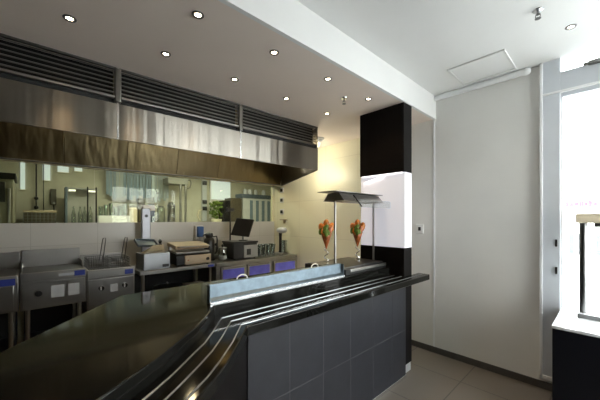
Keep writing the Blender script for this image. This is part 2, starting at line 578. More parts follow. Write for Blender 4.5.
# ------------------------------------------------------------------ service counter
front = [(2.91, 1.235), (0.815, 1.275), (0.680, 1.130), (0.555, 1.005), (0.465, 0.930), (0.365, 0.858), (-0.08, 0.53), (-0.78, 0.02)]
step = [(2.61, 1.50), (0.745, 1.50), (0.620, 1.345), (0.540, 1.260), (0.455, 1.185), (0.345, 1.085), (0.235, 1.005), (-0.22, 0.675), (-0.92, 0.165)]
s1 = [(2.60, 1.448), (0.775, 1.472), (0.646, 1.318), (0.567, 1.229), (0.480, 1.155), (0.367, 1.055), (0.257, 0.973), (-0.2, 0.640), (-0.90, 0.13)]
s2 = [(2.60, 1.372), (0.788, 1.392), (0.652, 1.235), (0.552, 1.130), (0.465, 1.055), (0.360, 0.970), (0.304, 0.928), (-0.15, 0.600), (-0.85, 0.09)]
s3 = [(2.90, 1.285), (0.801, 1.310), (0.659, 1.151), (0.537, 1.032), (0.450, 0.956), (0.348, 0.884), (-0.1, 0.56), (-0.80, 0.05)]
ZT, ZW = 0.95, 1.02
ctr = thing('service_counter', 'black stone service counter with slate tile front and three chrome tray rails', 'counter', (0, 0, 0))
MB().prism(front + [(-0.92, 0.165)] + step[::-1][1:] + [(2.61, 1.352), (2.91, 1.352)], 0.895, ZT).build('tray_slide', M['black_stone'], ctr, 0.006)
back = [(-1.06, 0.30), (-0.08, 1.504), (0.415, 2.10), (2.61, 2.10)]
MB().prism(step + back, 0.93, ZW).build('worktop', M['black_stone'], ctr, 0.005)
for s in (s1, s2, s3):
    MB().tube([(x, y, ZT + .001) for x, y in s], 0.0034, 8).build('chrome_rail', M['rail_metal'], ctr)
base = [(2.61, 1.345), (0.858, 1.345), (0.735, 1.205), (0.61, 1.085), (0.42, 0.945), (-0.03, 0.61), (-0.72, 0.10), (-0.98, 0.28), (-0.05, 1.43), (0.45, 2.04), (2.61, 2.04)]
MB().prism(base, 0.0, 0.925).build('base', M['black_lam'], ctr)
tl = MB().box(0.858, 2.605, 1.3312, 1.346, 0.03, 0.895, 1)
x = 0.553
while x < 2.6:
    a_, b_ = max(x, .858) + .003, min(x + .3, 2.605) - .003
    for z0, z1 in ((0.03, 0.452), (0.458, 0.893)):
        if b_ - a_ > .03:
            tl.box(a_, b_, 1.330, 1.336, z0, z1, 0)
    x += .3
tl.build('tile_front', [M['slate_tile'], M['grout']], ctr)
MB().box(0.858, 2.605, 1.324, 1.340, 0.0, 0.03).build('kick_strip', M['chrome'], ctr, 0.002)

# pillar at the counter's end
pil = thing('pillar_cladding', 'black pillar at counter end with a backlit white middle panel', 'pillar', (2.70, 1.60, 0))
PX0, PX1, PY0, PY1 = -.085, .075, -.245, .26
MB().box(PX0, PX1, PY0, PY1, 1.955, ZK).build('upper_casing', M['black_lam'], pil, 0.003)
MB().box(PX0 + .02, PX1, PY0, PY1, 1.22, 1.955).build('white_panel', M['white_gloss'], pil, 0.003, label='backlit white middle panel')
MB().box(PX0 + .01, PX1, PY0, PY1, 0.09, 1.22).build('lower_casing', M['black_lam'], pil, 0.003)
MB().box(PX0 + .02, PX1, PY0 + .01, PY1, 0.0, 0.09).build('steel_foot', M['foot_metal'], pil, 0.003)
MB().box(PX0 + .003, PX0 + .016, PY0 + .02, PY1 - .02, 1.945, 1.955).build('light_strip', M['led'], pil)
la = bpy.data.lights.new('panel_light', 'AREA')
la.shape = 'RECTANGLE'
la.size, la.size_y = 0.45, 0.012
la.energy = 0.22
la.color = (1.0, 0.94, 0.96)
lo = bpy.data.objects.new('panel_light', la)
COL.objects.link(lo)
lo.parent = pil
lo.location = (PX0 + .008, 0.0, 1.942)
lo.rotation_euler = (0, R(12), R(90))

# ------------------------------------------------------------------ downlights
def downlight(loc, label, group, power=LAMP_POWER, col=WARM):
    t = thing('downlight', label, 'downlight', loc, 0, group)
    MB().lathe([(0.016, -.001), (0.018, -.005), (0.029, -.006), (0.032, -.003), (0.032, 0.0)]).build('trim_ring', M['brushed_dark'], t)
    MB().lathe([(0, -.0035), (0.010, -.0035), (0.016, -.0015), (0.016, 0.0)]).build('lamp', M['bulb'], t)
    l = bpy.data.lights.new('downlight_beam', 'SPOT')
    l.energy = power
    l.color = col
    l.spot_size = R(110)
    l.spot_blend = 0.9
    l.shadow_soft_size = 0.03
    o = bpy.data.objects.new('downlight_beam', l)
    COL.objects.link(o)
    o.parent = t
    o.location = (0, 0, -0.02)
    return t


GX = [0.16, 0.672, 1.20, 1.74, 2.305]
names = ['farthest from the pillar', 'second from its far left', 'in its middle', 'second from the pillar', 'nearest the pillar']
for i, gx in enumerate(GX):
    if i > 0:
        downlight((gx, 1.545, ZK), 'lit recessed downlight in the row along the bulkhead, ' + ['', 'farthest from the pillar', 'second from the far end', 'second from the pillar', 'right beside the black pillar'][i], 'kitchen ceiling downlights')
    downlight((gx, 2.06, ZK), 'lit recessed downlight in the row along the hood, ' + names[i], 'kitchen ceiling downlights')
downlight((2.82, 0.20, ZC), 'pale downlight in the upper white ceiling near the window', 'shop ceiling downlights', 5, (1, 0.9, 0.8))


def sprinkler(loc, label):
    t = thing('sprinkler', label, 'sprinkler', loc)
    MB().lathe([(0, 0), (0.03, 0), (0.028, -.006), (0.012, -.01), (0, -.01)]).build('rosette', M['chrome'], t)
    h = MB().cyl((0, 0, -.008), (0, 0, -.03), 0.007).tube([(0.0, 0.011, -.028), (0, .013, -.042), (0, 0.004, -.055)], 0.0025, 6)
    h.tube([(0.0, -0.011, -.028), (0, -.013, -.042), (0, -0.004, -.055)], 0.0025, 6).cyl((0, .0, -.028), (0, 0, -.03), 0.013)
    h.build('head', M['brushed_dark'], t)
    MB().cyl((0, 0, -.054), (0, 0, -.057), 0.017).build('deflector', M['brushed_dark'], t)
    return t


sprinkler((2.437, 0.331, ZC), 'small metal sprinkler head hanging from the upper white ceiling')
sprinkler((2.126, 1.689, ZK), 'small sprinkler head in the lower kitchen ceiling near the pillar')
kl = thing('ceiling_lamp', 'round lit ceiling lamp half hidden behind the hood end by yellow wall', 'ceiling lamp', (3.00, 2.93, ZK))
MB().lathe([(0, 0), (.10, 0), (.10, -.025), (.085, -.03), (0, -.03)]).build('base', M['white_plastic'], kl)
MB().lathe([(.085, -.03), (.082, -.055), (.055, -.085), (0, -.095)]).build('shade', M['shade_glow'], kl)
l = bpy.data.lights.new('ceiling_lamp_beam', 'POINT')
l.energy = KITCHEN_POWER
l.color = (1.0, .90, .66)
l.shadow_soft_size = .12
o = bpy.data.objects.new('ceiling_lamp_beam', l)
COL.objects.link(o)
o.parent = kl
o.location = (-.08, 0.1, -.42)
sd = thing('smoke_detector', 'white domed smoke detector on kitchen ceiling by the yellow wall', 'smoke detector', (2.93, 2.75, ZK))
MB().lathe([(0.0, 0), (0.06, 0), (0.06, -.02), (0.05, -.03), (0, -.03)]).build('base', M['white_plastic'], sd)
MB().lathe([(0.04, -.03), (0.036, -.042), (0.018, -.052), (0, -.054)]).build('dome', M['pale_label'], sd)

# ------------------------------------------------------------------ things on the service counter
# galvanised folding panel
gp = thing('galvanised_panel', 'galvanised sheet metal panel standing along the black counter', 'panel', (0.735, 1.535, ZW), R(-0.4))
PL = 1.185
MB().extrude_x([(0.0, 0.0), (0.0, 0.016), (0.020, 0.030), (0.028, 0.105), (0.032, 0.105), (0.024, 0.028), (0.022, 0.0)], 0, PL).build('sheet', M['galv'], gp, 0.0015)
MB().box(0, PL, 0.028, 0.07, 0.100, 0.104).build('top_flange', M['galv'], gp, 0.0015)
MB().box(0.0, PL, -0.012, 0.004, 0.0, 0.012).build('bottom_lip', M['chrome'], gp, 0.001)
for sx in (0.0, PL - .004):
    MB().prism([(sx, 0.0), (sx + .004, 0.0), (sx + .004, 0.034), (sx, 0.034)], 0.0, 0.104).build('end_plate', M['galv'], gp)
for hx in (0.24, 0.89):
    pts = [(hx + .037 * math.cos(a), 0.052, 0.104 + .026 * math.sin(a)) for a in [math.pi * k / 10 for k in range(11)]]
    MB().tube(pts, 0.0045, 8).build('handle', M['white_plastic'], gp)

# food warmer with heat gantry
bm_ = thing('food_warmer', 'black food warmer with steel front rail beside the pillar', 'food warmer', (1.95, 1.53, ZW))
MB().box(0, .645, 0.0, .50, 0, 0.05).build('body', M['black_metal'], bm_, 0.004)
MB().box(0.06, .635, -0.006, 0.02, 0.022, 0.048).build('front_rail', M['bench_steel'], bm_, 0.004)
for q in ((0.04, .058), (.457, .475)):
    MB().box(0.0, .645, *q, 0.05, 0.0575).build('rim', M['brushed_dark'], bm_, 0.003)
MB().box(0.0, .645, .06, .455, .05, .058).build('tray', M['griddle'], bm_)

hg = thing('heat_lamp_gantry', 'stainless heat lamp gantry on two thin posts above food warmer', 'heat lamp', (1.97, 1.665, ZW + .0585))
for px in (0.0, 0.605):
    MB().box(px - .008, px + .008, -.008, .008, 0, 0.655).build('post', M['bench_steel'], hg, 0.002)
gz = 0.60
rf = MB().extrude_x([(-.12, gz - .02), (-.06, gz + .05), (.06, gz + .05), (.12, gz - .02), (.112, gz - .02), (.055, gz + .043), (-.055, gz + .043), (-.112, gz - .02)], -0.02, 0.60)
for x in (-.022, .598):
    rf.extrude_x([(-.12, gz - .02), (-.06, gz + .05), (.06, gz + .05), (.12, gz - .02)], x, x + .004)
rf.build('reflector', M['bench_steel'], hg)
MB().box(-0.015, 0.595, -.105, .105, gz - .012, gz - .006).build('lamp_grille', M['brushed_dark'], hg)
MB().box(-0.10, 0.62, -.10, .12, gz + .055, gz + .062).build('top_shelf', M['bench_steel'], hg, 0.002)
MB().box(0.14, 0.72, -.165, -.159, gz - .075, gz - .005).build('glass_guard', M['glass'], hg)
MB().cyl((0.10, -.125, gz + .03), (0.12, -.197, gz - .07), 0.006).build('strut', M['black_metal'], hg)


def cone_bouquet(loc, label, rz):
    t = thing('pepper_cone', label, 'food decoration', loc, rz, 'cones of peppers by the food warmer')
    pts = []
    for k in range(25):
        z = 0.006 + k * 0.15 / 24
        pts.append((0.019 * math.sin(k * .52), 0.006 * math.cos(k * .52) - .006, z))
    MB().tube(pts, 0.0045, 8).build('wire_stem', M['chrome'], t)
    MB().lathe([(0, 0), (0.030, 0), (0.030, .004), (0.006, .007), (0, .007)], n=20).build('foot', M['chrome'], t)
    MB().lathe([(0.004, 0.14), (0.014, 0.17), (0.036, 0.235), (0.052, 0.285), (0.050, 0.30), (0.02, 0.30), (0, 0.30)], n=18).build('cone', [cone_mat], t)
    for dx, dy, dz, r, m in ((-.042, -.004, .335, .037, 'orange_fruit'), (.044, -.002, .340, .038, 'orange_fruit'), (0, .020, .372, .036, 'orange_fruit'),
                             (-.030, -.030, .300, .028, 'orange_fruit'), (.030, -.034, .318, .030, 'red_fruit'), (0.004, -.034, .262, .028, 'red_fruit')):
        MB().ball((dx, dy, dz), r, (0.85, 0.85, 1.35), rot=(dy * 6, dx * 7, 0)).build('pepper', M[m], t)
    for dx, dy, dz, ry in ((-.012, -.060, .318, .5), (.012, -.062, .300, -.6), (-.052, -.036, .305, .2), (-.004, -.056, .345, .9), (.0, -.064, .29, 0)):
        MB().ball((dx, dy, dz), .026, (0.8, .3, 1.3), rot=(0, ry, 0), n=10).build('leaf', M['green_leaf'], t)
    return t


cone_mat = mat('pepper_wrapper', (0.36, 0.10, 0.025), 0.35, var=0.7, scale=30)
cone_bouquet((2.05, 1.84, ZW + .0585), 'orange and green pepper cone on curly wire by the left gantry post', R(-48))
cone_bouquet((2.44, 1.765, ZW + .0585), 'orange and red pepper cone on curly wire before the white panel', R(-55))

# ------------------------------------------------------------------ kitchen back line
FY = 3.65


def legs(parent, xs, ys, h, r=0.019, m='bench_steel'):
    for x in xs:
        for y in ys:
            MB().cyl((x, y, 0), (x, y, h), r, n=14).build('leg', M[m], parent)


# far-left cooker, cut by the frame
ck = thing('steel_cooker', 'dark steel cooking unit at the left picture edge with blue badge', 'cooker', (-0.76, FY, 0))
W = 0.68
MB().box(0, W, 0.02, 0.62, 0.66, 0.975).build('body', M['bench_steel'], ck, 0.004)
MB().box(0.02, W - .005, 0, .02, 0.92, 0.99).build('top_rail', M['bench_steel'], ck, 0.004)
MB().box(0.03, W - .03, .004, .022, 0.68, 0.90).build('front_panel', M['bench_steel'], ck, 0.004)
MB().box(W - .13, W - .02, -.004, .002, 0.905, 0.965).build('badge', M['blue_label'], ck)
MB().box(0.02, W - .02, 0.05, 0.58, 0.975, 0.985).build('hot_plate', M['griddle'], ck)
MB().box(0, W, 0.58, 0.62, 0.975, 1.16).build('splash_plate', M['bench_steel'], ck, 0.004)
MB().box(.02, W - .02, .585, .60, .28, .66).build('backing_sheet', M['void'], ck)  # black sheet put in for the shade under the cooker
legs(ck, (.05, W - .05), (.08, .56), 0.67)
MB().box(0.02, W - .02, .06, .6, 0.25, 0.28).build('undershelf', M['brushed_dark'], ck)

# griddle
gr = thing('griddle', 'stainless griddle with tall back plate and blue stripe control panel', 'griddle', (-0.07, FY, 0))
W = 0.49
MB().box(0, W, 0.02, 0.62, 0.655, 0.975).build('body', M['bench_steel'], gr, 0.004)
MB().box(0, W, 0, .03, 0.925, 0.998).build('top_rail', M['bench_steel'], gr, 0.004)
MB().box(0.012, W - .012, .008, .022, 0.67, 0.905).build('control_panel', M['bench_steel'], gr, 0.004)
MB().box(W * .55, W - .10, -.003, .002, 0.945, 0.97).build('pale_stripe', M['pale_label'], gr)
MB().box(W - .10, W - .015, -.004, .002, 0.935, 0.985).build('badge', M['blue_label'], gr)
kn = MB().cyl((0.125, -.028, 0.805), (0.125, .01, 0.805), 0.026).box(.121, .129, -.034, -.02, .785, .828)
kn.build('knob', M['black_plastic'], gr, 0.002)
MB().box(W * .44, W * .64, .004, .010, 0.745, 0.86).build('sticker', M['pale_label'], gr)
MB().box(W * .70, W * .88, .004, .010, 0.745, 0.86).build('sticker', M['pale_label'], gr)
MB().box(.015, W - .015, .04, .57, .975, .99).build('hot_plate', M['griddle'], gr)
MB().box(0, W, .57, .60, .975, 1.17).build('splash_plate', M['bench_steel'], gr, 0.004)
for sx in (0.0, W - .012):
    MB().prism([(sx, .3), (sx + .012, .3), (sx + .012, .57), (sx, .57)], .975, 1.05).build('side_guard', M['bench_steel'], gr, .003)
MB().box(.02, W - .02, .585, .60, .28, .655).build('backing_sheet', M['void'], gr)  # dark sheet in place of shade below the griddle
legs(gr, (.05, W - .05), (.08, .56), 0.66)
MB().box(.02, W - .02, .06, .6, .25, .28).build('undershelf', M['brushed_dark'], gr)

# deep fryer
fy = thing('deep_fryer', 'stainless deep fryer with two wire baskets and two knobs', 'fryer', (0.425, FY, 0))
W = 0.435
fb = MB().box(0, W, .02, .60, .55, .88).box(0, .02, .02, .60, .88, .965).box(W - .02, W, .02, .60, .88, .965).box(.02, W - .02, .02, .04, .88, .965).box(.02, W - .02, .56, .60, .88, .965)
fb.build('tank', M['bench_steel'], fy, 0.003)
MB().box(.02, W - .02, .04, .56, .88, .93).build('oil', M['oil'], fy)
MB().box(0, W, 0, .03, .88, .968).build('top_rail', M['bench_steel'], fy, 0.004)
MB().box(.008, W - .008, .008, .024, .60, .865).build('control_panel', M['bench_steel'], fy, 0.004)
MB().box(W - .10, W - .02, -.004, .002, .895, .945).build('badge', M['blue_label'], fy)
for kx in (.12, .335):
    k = MB().cyl((kx, -.026, .775), (kx, .012, .775), .024).build('knob', M['black_plastic'], fy, .002)
    MB().box(kx - .012, kx - .002, -.031, -.025, .757, .795).build('pointer', M['white_plastic'], k)
MB().box(W * .46, W * .62, .004, .010, .72, .80).build('sticker', M['pale_label'], fy)
for bx in (.03, .235):
    bw = .17
    bk = MB()
    for z in (.95, .98, 1.01, 1.04, 1.065):
        bk.tube([(bx, .12, z), (bx + bw, .12, z), (bx + bw, .48, z), (bx, .48, z)], .0028, 6, closed=True)
    for k in range(9):
        xx = bx + bw * k / 8
        bk.tube([(xx, .12, 1.065), (xx, .12, .945), (xx, .48, .945), (xx, .48, 1.065)], .0022, 5)
    for k in range(1, 10):
        yy = .12 + .36 * k / 10
        bk.tube([(bx, yy, 1.065), (bx, yy, .945), (bx + bw, yy, .945), (bx + bw, yy, 1.065)], .0022, 5)
    o = bk.build('fry_basket', M['mesh'], fy)
    cx = bx + bw * .62
    MB().tube([(cx - .014, .12, 1.05), (cx - .004, .10, 1.16), (cx + .006, .07, 1.27), (cx + .012, .065, 1.295), (cx + .034, .065, 1.295), (cx + .034, .07, 1.27), (cx + .026, .10, 1.16), (cx + .018, .12, 1.05)],
              .005, 8).build('basket_handle', M['brushed_dark'], o)
MB().box(0, W, .585, .60, .965, 1.08).build('splash_plate', M['bench_steel'], fy, .003)
MB().box(.01, W - .01, .05, .55, .10, .55).build('cupboard', M['brushed_dark'], fy, .004)
legs(fy, (.05, W - .05), (.09, .52), .11)

# steel prep table
tb = thing('steel_table', 'stainless steel prep table between the fryer and blue drawers', 'table', (0.91, FY, 0))
W = 0.915
MB().box(0, W, 0, .63, .855, .90).build('tabletop', M['bench_steel'], tb, .004)
MB().box(0.03, W - .03, .05, .58, .33, .36).build('undershelf', M['bench_steel'], tb, .003)
legs(tb, (.045, W - .045), (.06, .57), .857)
MB().box(W - .10, W - .02, -.004, .001, .862, .893).build('badge', M['blue_label'], tb)
MB().box(.02, W - .02, .59, .60, .36, .855).build('backing_sheet', M['void'], tb)  # black sheet stands in for shadow beneath the tabletop


def stow(x, y, w, h, d, m, name, label, cat, z=.36):
    t = thing(name, label, cat, (x, y, z))
    return t


pot = thing('stock_pot', 'pale round stock pot on the undershelf of the steel table', 'pot', (1.30, 3.93, .36))
MB().lathe([(0, 0), (.15, 0), (.16, .01), (.16, .26), (.165, .265), (.155, .262), (.150, .02), (0, .02)]).build('body', M['bench_steel'], pot)
MB().lathe([(.168, .262), (.168, .272), (.06, .292), (0, .296)]).ball((0, 0, .308), .018).build('lid', M['bench_steel'], pot)
for s in (-1, 1):
    MB().tube([(s * .158, -.04, .2), (s * .20, -.035, .2), (s * .20, .035, .2), (s * .158, .04, .2)], .006, 8).build('handle', M['bench_steel'], pot)
crt = thing('storage_crate', 'tan storage crate under the right end of the steel table', 'crate', (1.66, 3.90, .36))
cr = MB().box(-.12, .12, -.14, .14, 0, .01).box(-.12, .12, -.14, -.13, 0, .24).box(-.12, .12, .13, .14, 0, .24).box(-.12, -.11, -.14, .14, 0, .24).box(.11, .12, -.14, .14, 0, .24)
cr.build('body', M['tan_plate'], crt, .002)
MB().box(-.125, .125, -.145, .145, .24, .255).build('lid', M['paper'], crt, .003)

# things on the table
TZ = .90
bx_ = thing('steel_food_box', 'square grey steel box holding cream papers on the prep table', 'box', (1.10, 3.83, TZ), R(3))
sb = MB().box(-.15, .15, -.14, .14, 0, .015).box(-.15, .15, -.14, -.125, 0, .19).box(-.15, .15, .125, .14, 0, .19).box(-.15, -.135, -.14, .14, 0, .19).box(.135, .15, -.14, .14, 0, .19)
sb.build('body', mat('grey_box_steel', (0.42, 0.44, 0.47), 0.4, 0.8), bx_, .004)
MB().box(.06, .135, -.145, -.139, .02, .055).build('plate', M['black_plastic'], bx_)
for x in (-.13, .13):
    MB().cyl((x, -.11, -.0), (x, -.11, .004), .01).build('foot', M['black_plastic'], bx_)
pp = thing('paper_sheets', 'cream folded papers lying over the front rim of the grey steel box', 'paper', (1.085, 3.79, TZ + .192), R(3))
ps = MB()
for k in range(11):
    ps.box(-.115 + .006 * k, .115 - .004 * k, -.10, .06, .0035 * k, .0035 * k + .003, 0, (R(-2 - 2.0 * k), 0, R(k * 1.5 - 4)), (0, .06, .0035 * k))
ps.build('sheets', M['paper'], pp)
tr_ = thing('lid_tray', 'slate blue tray lying tilted on top of the grey box', 'tray', (1.05, 3.93, TZ + .292), R(4))
ang = (R(22), R(5), 0)
pv = (0, 0, 0)
tt = MB().box(-.12, .12, -.09, .09, -.002, .008, 0, ang, pv)
for q in ((-.12, .12, -.09, -.08), (-.12, .12, .08, .09), (-.12, -.11, -.09, .09), (.11, .12, -.09, .09)):
    tt.box(*q, .008, .03, 0, ang, pv)
tt.build('tray_body', M['slate_blue'], tr_, .003)
up = thing('steel_upright', 'tall narrow silver plate with black hole standing behind grey box', 'dispenser', (1.10, 4.12, TZ))
MB().box(-.055, .055, -.01, .04, 0, .74).build('plate', mat('bright_plate', (0.34, 0.35, 0.39), 0.4, 0.5), up, .012)
MB().cyl((0.0, -.014, .64), (0.0, -.006, .64), .020).build('hole', M['black_plastic'], up)
MB().box(-.075, .075, -.05, .07, 0, .02).build('foot', M['bench_steel'], up, .004)
pm = thing('pepper_mill', 'small black pepper mill between grey box and sandwich press', 'pepper mill', (1.26, 4.08, TZ))
MB().lathe([(0, 0), (.03, 0), (.03, .05), (.018, .14), (.024, .22), (.026, .26), (.014, .275), (0, .275)]).build('body', M['black_plastic'], pm)
MB().lathe([(0, .275), (.012, .278), (.024, .30), (.018, .325), (.006, .335), (0, .336)]).build('cap', M['black_plastic'], pm)

gp2 = thing('sandwich_press', 'tan and steel sandwich press with its plates part open', 'sandwich press', (1.53, 3.84, TZ))
MB().extrude_x([(-.15, .02), (-.15, .14), (-.02, .16), (.20, .17), (.20, .02)], -.20, .26).build('body', M['black_metal'], gp2, .006)
MB().box(-.10, .25, -.17, -.148, .015, .135).build('control_panel', M['tan_plate'], gp2, .006)
k = MB().cyl((.20, -.185, .075), (.20, -.165, .075), .02).build('knob', M['black_plastic'], gp2, .002)
MB().cyl((-.06, -.18, .075), (-.06, -.165, .075), .008).build('pilot_lamp', M['red_fruit'], gp2)
MB().box(-.19, .25, -.12, .18, .16, .185, 0, (R(3), 0, 0)).build('lower_plate', M['bench_steel'], gp2, .004)
MB().box(-.20, .24, -.12, .19, .225, .275, 0, (R(6), 0, 0)).build('upper_plate', M['tan_plate'], gp2, .008)
MB().tube([(-.17, -.10, .24), (-.17, -.19, .25), (.21, -.19, .25), (.21, -.10, .24)], .009, 8).build('handle', M['bench_steel'], gp2)
for x in (-.17, .21):
    MB().box(x - .012, x + .012, .14, .2, .15, .26).build('hinge_arm', M['bench_steel'], gp2, .003)
for fx in (-.17, .22):
    for fyy in (-.12, .17):
        MB().cyl((fx, fyy, 0), (fx, fyy, .022), .016, n=12).build('foot', M['black_plastic'], gp2)

# drawers under steel bench at the right
db = thing('drawer_bench', 'steel bench with three blue fronted drawers by the yellow wall', 'drawer bench', (1.845, FY, 0))
W = 1.47
MB().box(0, W, -.01, .63, .855, .90).build('benchtop', M['bench_steel'], db, .004)
MB().box(.01, W - .005, .03, .62, .10, .85).build('carcass', M['bench_steel'], db, .003)
dx = [(.075, .465), (.505, .925), (.985, 1.455)]
for a_, b_ in dx:
    for z0, z1 in ((.63, .83), (.38, .60)):
        d = MB().box(a_, b_, .005, .03, z0, z1).build('drawer', mat('drawer_steel', (0.55, .53, .50), .3, .9) if 'drawer_steel' not in bpy.data.materials else bpy.data.materials['drawer_steel'], db, .004)
        MB().box(a_ + .025, b_ - .025, 0.0, .007, z0 + .025, z1 - .035).build('blue_front', M['blue_film'], d, .002, label='blue film on the drawer front')
        MB().box(a_ + .02, b_ - .02, -.018, .006, z1 - .02, z1 - .006).build('handle', M['bench_steel'], d, .003)
legs(db, (.05, W - .05), (.09, .55), .11)

BZ = .90
ap = thing('airpot', 'tall black vacuum jug beside the sandwich press', 'jug', (1.90, 3.98, BZ))
MB().lathe([(0, 0), (.072, 0), (.076, .01), (.076, .28), (.066, .315), (.05, .33), (0, .33)]).build('body', M['black_plastic'], ap)
MB().lathe([(0, .33), (.05, .33), (.056, .35), (.052, .39), (.03, .405), (0, .408)]).build('lid', M['black_plastic'], ap)
MB().tube([(.065, 0, .34), (.115, 0, .345), (.125, 0, .30), (.12, 0, .12), (.074, 0, .08)], .011, 8).build('handle', M['black_plastic'], ap)
MB().cyl((-.05, 0, .375), (-.095, 0, .365), .016, .010).build('spout', M['black_plastic'], ap)

sdp = thing('soap_dispenser', 'blue and white dispenser fixed on splashback behind black jug', 'dispenser', (1.87, YB - .012, 1.18))
MB().box(-.065, .065, -.045, 0, 0, .22).build('back_plate', M['white_plastic'], sdp, .008)
MB().box(-.045, .055, -.085, -.045, .05, .21).build('tank', M['blue_plastic'], sdp, .012)
MB().cyl((0, -.06, .05), (0, -.06, .02), .01).build('nozzle', M['white_plastic'], sdp)


def jar(x, y, label, h=.17, r=.065):
    t = thing('storage_jar', label, 'jar', (x, y, BZ), 0, 'glass jars on the drawer bench')
    MB().lathe([(0, 0.004), (r * .9, 0), (r, .012), (r, h * .8), (r * .86, h)]).build('body', M['jar_glass'], t)
    MB().lathe([(0, .012), (r * .92, .012), (r * .92, h * .35), (0, h * .36)]).build('contents', M['pale_label'], t)
    l = MB().lathe([(r * .9, h), (r * .92, h + .014), (r * .3, h + .022), (0, h + .022)]).build('lid', M['bench_steel'], t)
    MB().ball((0, 0, h + .04), .019, (1, 1, 1.3)).build('knob', M['black_plastic'], l)
    return t


jar(2.06, 3.88, 'glass jar with black knob lid next to the black jug')
jar(2.075, 4.12, 'glass jar with black knob lid at the back near the splashback')
jar(2.70, 4.10, 'glass jar with black knob lid behind the drinking glasses')

rg = thing('cash_register', 'black boxed cash register with a grey front on the drawer bench', 'cash register', (2.365, 3.88, BZ))
MB().box(-.20, .21, -.13, .20, .012, .245).build('body', M['black_plastic'], rg, .006)
MB().box(-.03, .215, -.145, -.125, .02, .205).build('front', mat('register_front', (0.36, .36, .36), .4, .3), rg, .004)
MB().box(.015, .085, -.152, -.142, .06, .15).build('dial_plate', M['black_plastic'], rg, .003)
MB().box(-.21, .22, -.15, .205, .235, .265).build('top_plate', M['black_plastic'], rg, .006)
for fx in (-.17, .18):
    MB().cyl((fx, -.1, 0), (fx, -.1, .014), .015, n=12).build('foot', M['black_plastic'], rg)
sc = thing('till_screen', 'black tilted till screen on a short neck above the register', 'screen', (2.395, 3.88, BZ + .265), R(-50))
MB().box(-.145, .145, -.012, .012, .05, .37, 0, (R(-36), R(6), 0), (0, 0, .2)).build('screen', mat('screen_black', (0.008, .008, .009), .3), sc, .01)
MB().cyl((0, .03, .01), (0, .02, .20), .016).build('neck', M['brushed_dark'], sc)
MB().cyl((0, .03, 0), (0, .03, .014), .07).build('foot', M['black_plastic'], sc)
po = thing('card_reader_pole', 'small black customer display on a thin pole behind till screen', 'display', (2.33, 4.14, BZ))
MB().cyl((0, 0, 0), (0, 0, .72), .011).build('pole', M['black_metal'], po)
MB().box(-.065, .065, -.02, .02, .72, .775).build('display_head', M['black_plastic'], po, .006)
MB().cyl((0, 0, 0), (0, 0, .012), .05).build('foot', M['black_metal'], po)

g0 = None
for i, (x, y) in enumerate(((2.66, 3.80), (2.75, 3.80), (2.84, 3.80), (2.93, 3.80), (2.70, 3.90), (2.79, 3.90), (2.88, 3.90), (2.97, 3.91))):
    if g0 is None:
        g0 = tag(MB().lathe([(.026, 0), (.032, .13), (.036, .19), (.034, .19), (.030, .13), (.023, .012), (0, .010), (0, 0), (.026, 0)], n=20).build('drinking_glass', M['jar_glass']),
                 'clear drinking glass in the cluster right of the cash register', 'glass', 'drinking glasses on the drawer bench')
        o = g0
    else:
        o = g0.copy()
        COL.objects.link(o)
    o.location = (x, y, BZ)

mx = thing('drinks_mixer', 'small silver stand mixer at the right end of drawer bench', 'mixer', (3.13, 3.86, BZ), R(20))
MB().box(-.08, .08, -.10, .10, 0, .03).build('base', M['bench_steel'], mx, .012)
MB().lathe([(.035, .03), (.026, .06), (.024, .30), (.03, .36)], n=18).build('column', M['black_plastic'], mx)
MB().ball((0, -.03, .41), .075, (0.95, 1.35, .72)).build('head', M['pale_label'], mx)
MB().lathe([(0, .03), (.045, .032), (.055, .15), (.058, .24), (.054, .24), (.05, .15), (.04, .04), (0, .04)], (0, -.07, 0), 20).build('cup', M['jar_glass'], mx)

# sockets near the corner, switch on the right wall
for z, w in ((2.02, 'topmost'), (1.84, 'middle'), (1.63, 'lowest')):
    t = thing('wall_socket', 'small socket with dark face on the yellow wall by the glass corner, %s of three' % w, 'socket', (XR, 4.06, z), 0, 'sockets in the kitchen corner')
    MB().box(-.010, 0, -.055, .055, -.05, .05).build('plate', M['white_plastic'], t, .003)
    MB().box(-.022, -.009, -.03, .03, -.028, .028).build('plug', M['black_plastic'], t, .004)
br_ = thing('wall_bracket', 'small tan corner bracket on the yellow wall above the mixer', 'bracket', (XR, 3.97, 1.42))
MB().box(-.09, 0, -.05, .05, .06, .075).build('shelf', M['tan_plate'], br_, .003)
MB().extrude_x([(0, 0), (.01, 0), (.01, .06), (-.0, .06)], -.04, 0).build('support', M['tan_plate'], br_)
sw = thing('light_switch', 'white light switch plate on the right wall beside the pillar', 'light switch', (XR, 1.526, 1.385))
MB().box(-.010, 0, -.045, .045, -.055, .055).build('plate', M['white_plastic'], sw, .004)
MB().box(-.020, -.009, -.014, .014, -.02, .022).build('rocker', M['black_plastic'], sw, .003)

# glass panels along the back wall
mxs = [-2.70, -1.86, -0.64, 0.574, 1.79, 3.305]
wh = ['out at the far left end', 'left of the griddle, cut by the picture edge', 'behind the griddle', 'behind the fryer and prep table', 'behind the till and the drawers']
for (a_, b_), w in list(zip(zip(mxs, mxs[1:]), wh))[1:]:
    t = thing('glass_panel', 'greenish glass panel above the splashback ' + w, 'glass panel', ((a_ + b_) / 2, YB + .022, 1.455), 0, 'glass panels above the splashback')
    h = (b_ - a_) / 2
    MB().box(-h + .002, h - .002, -.004, .004, 0.0, .652).build('glass', M['green_glass'], t)
    MB().box(-h, h, -.018, .018, -.010, 0.0).build('bottom_channel', M['brushed_dark'], t)

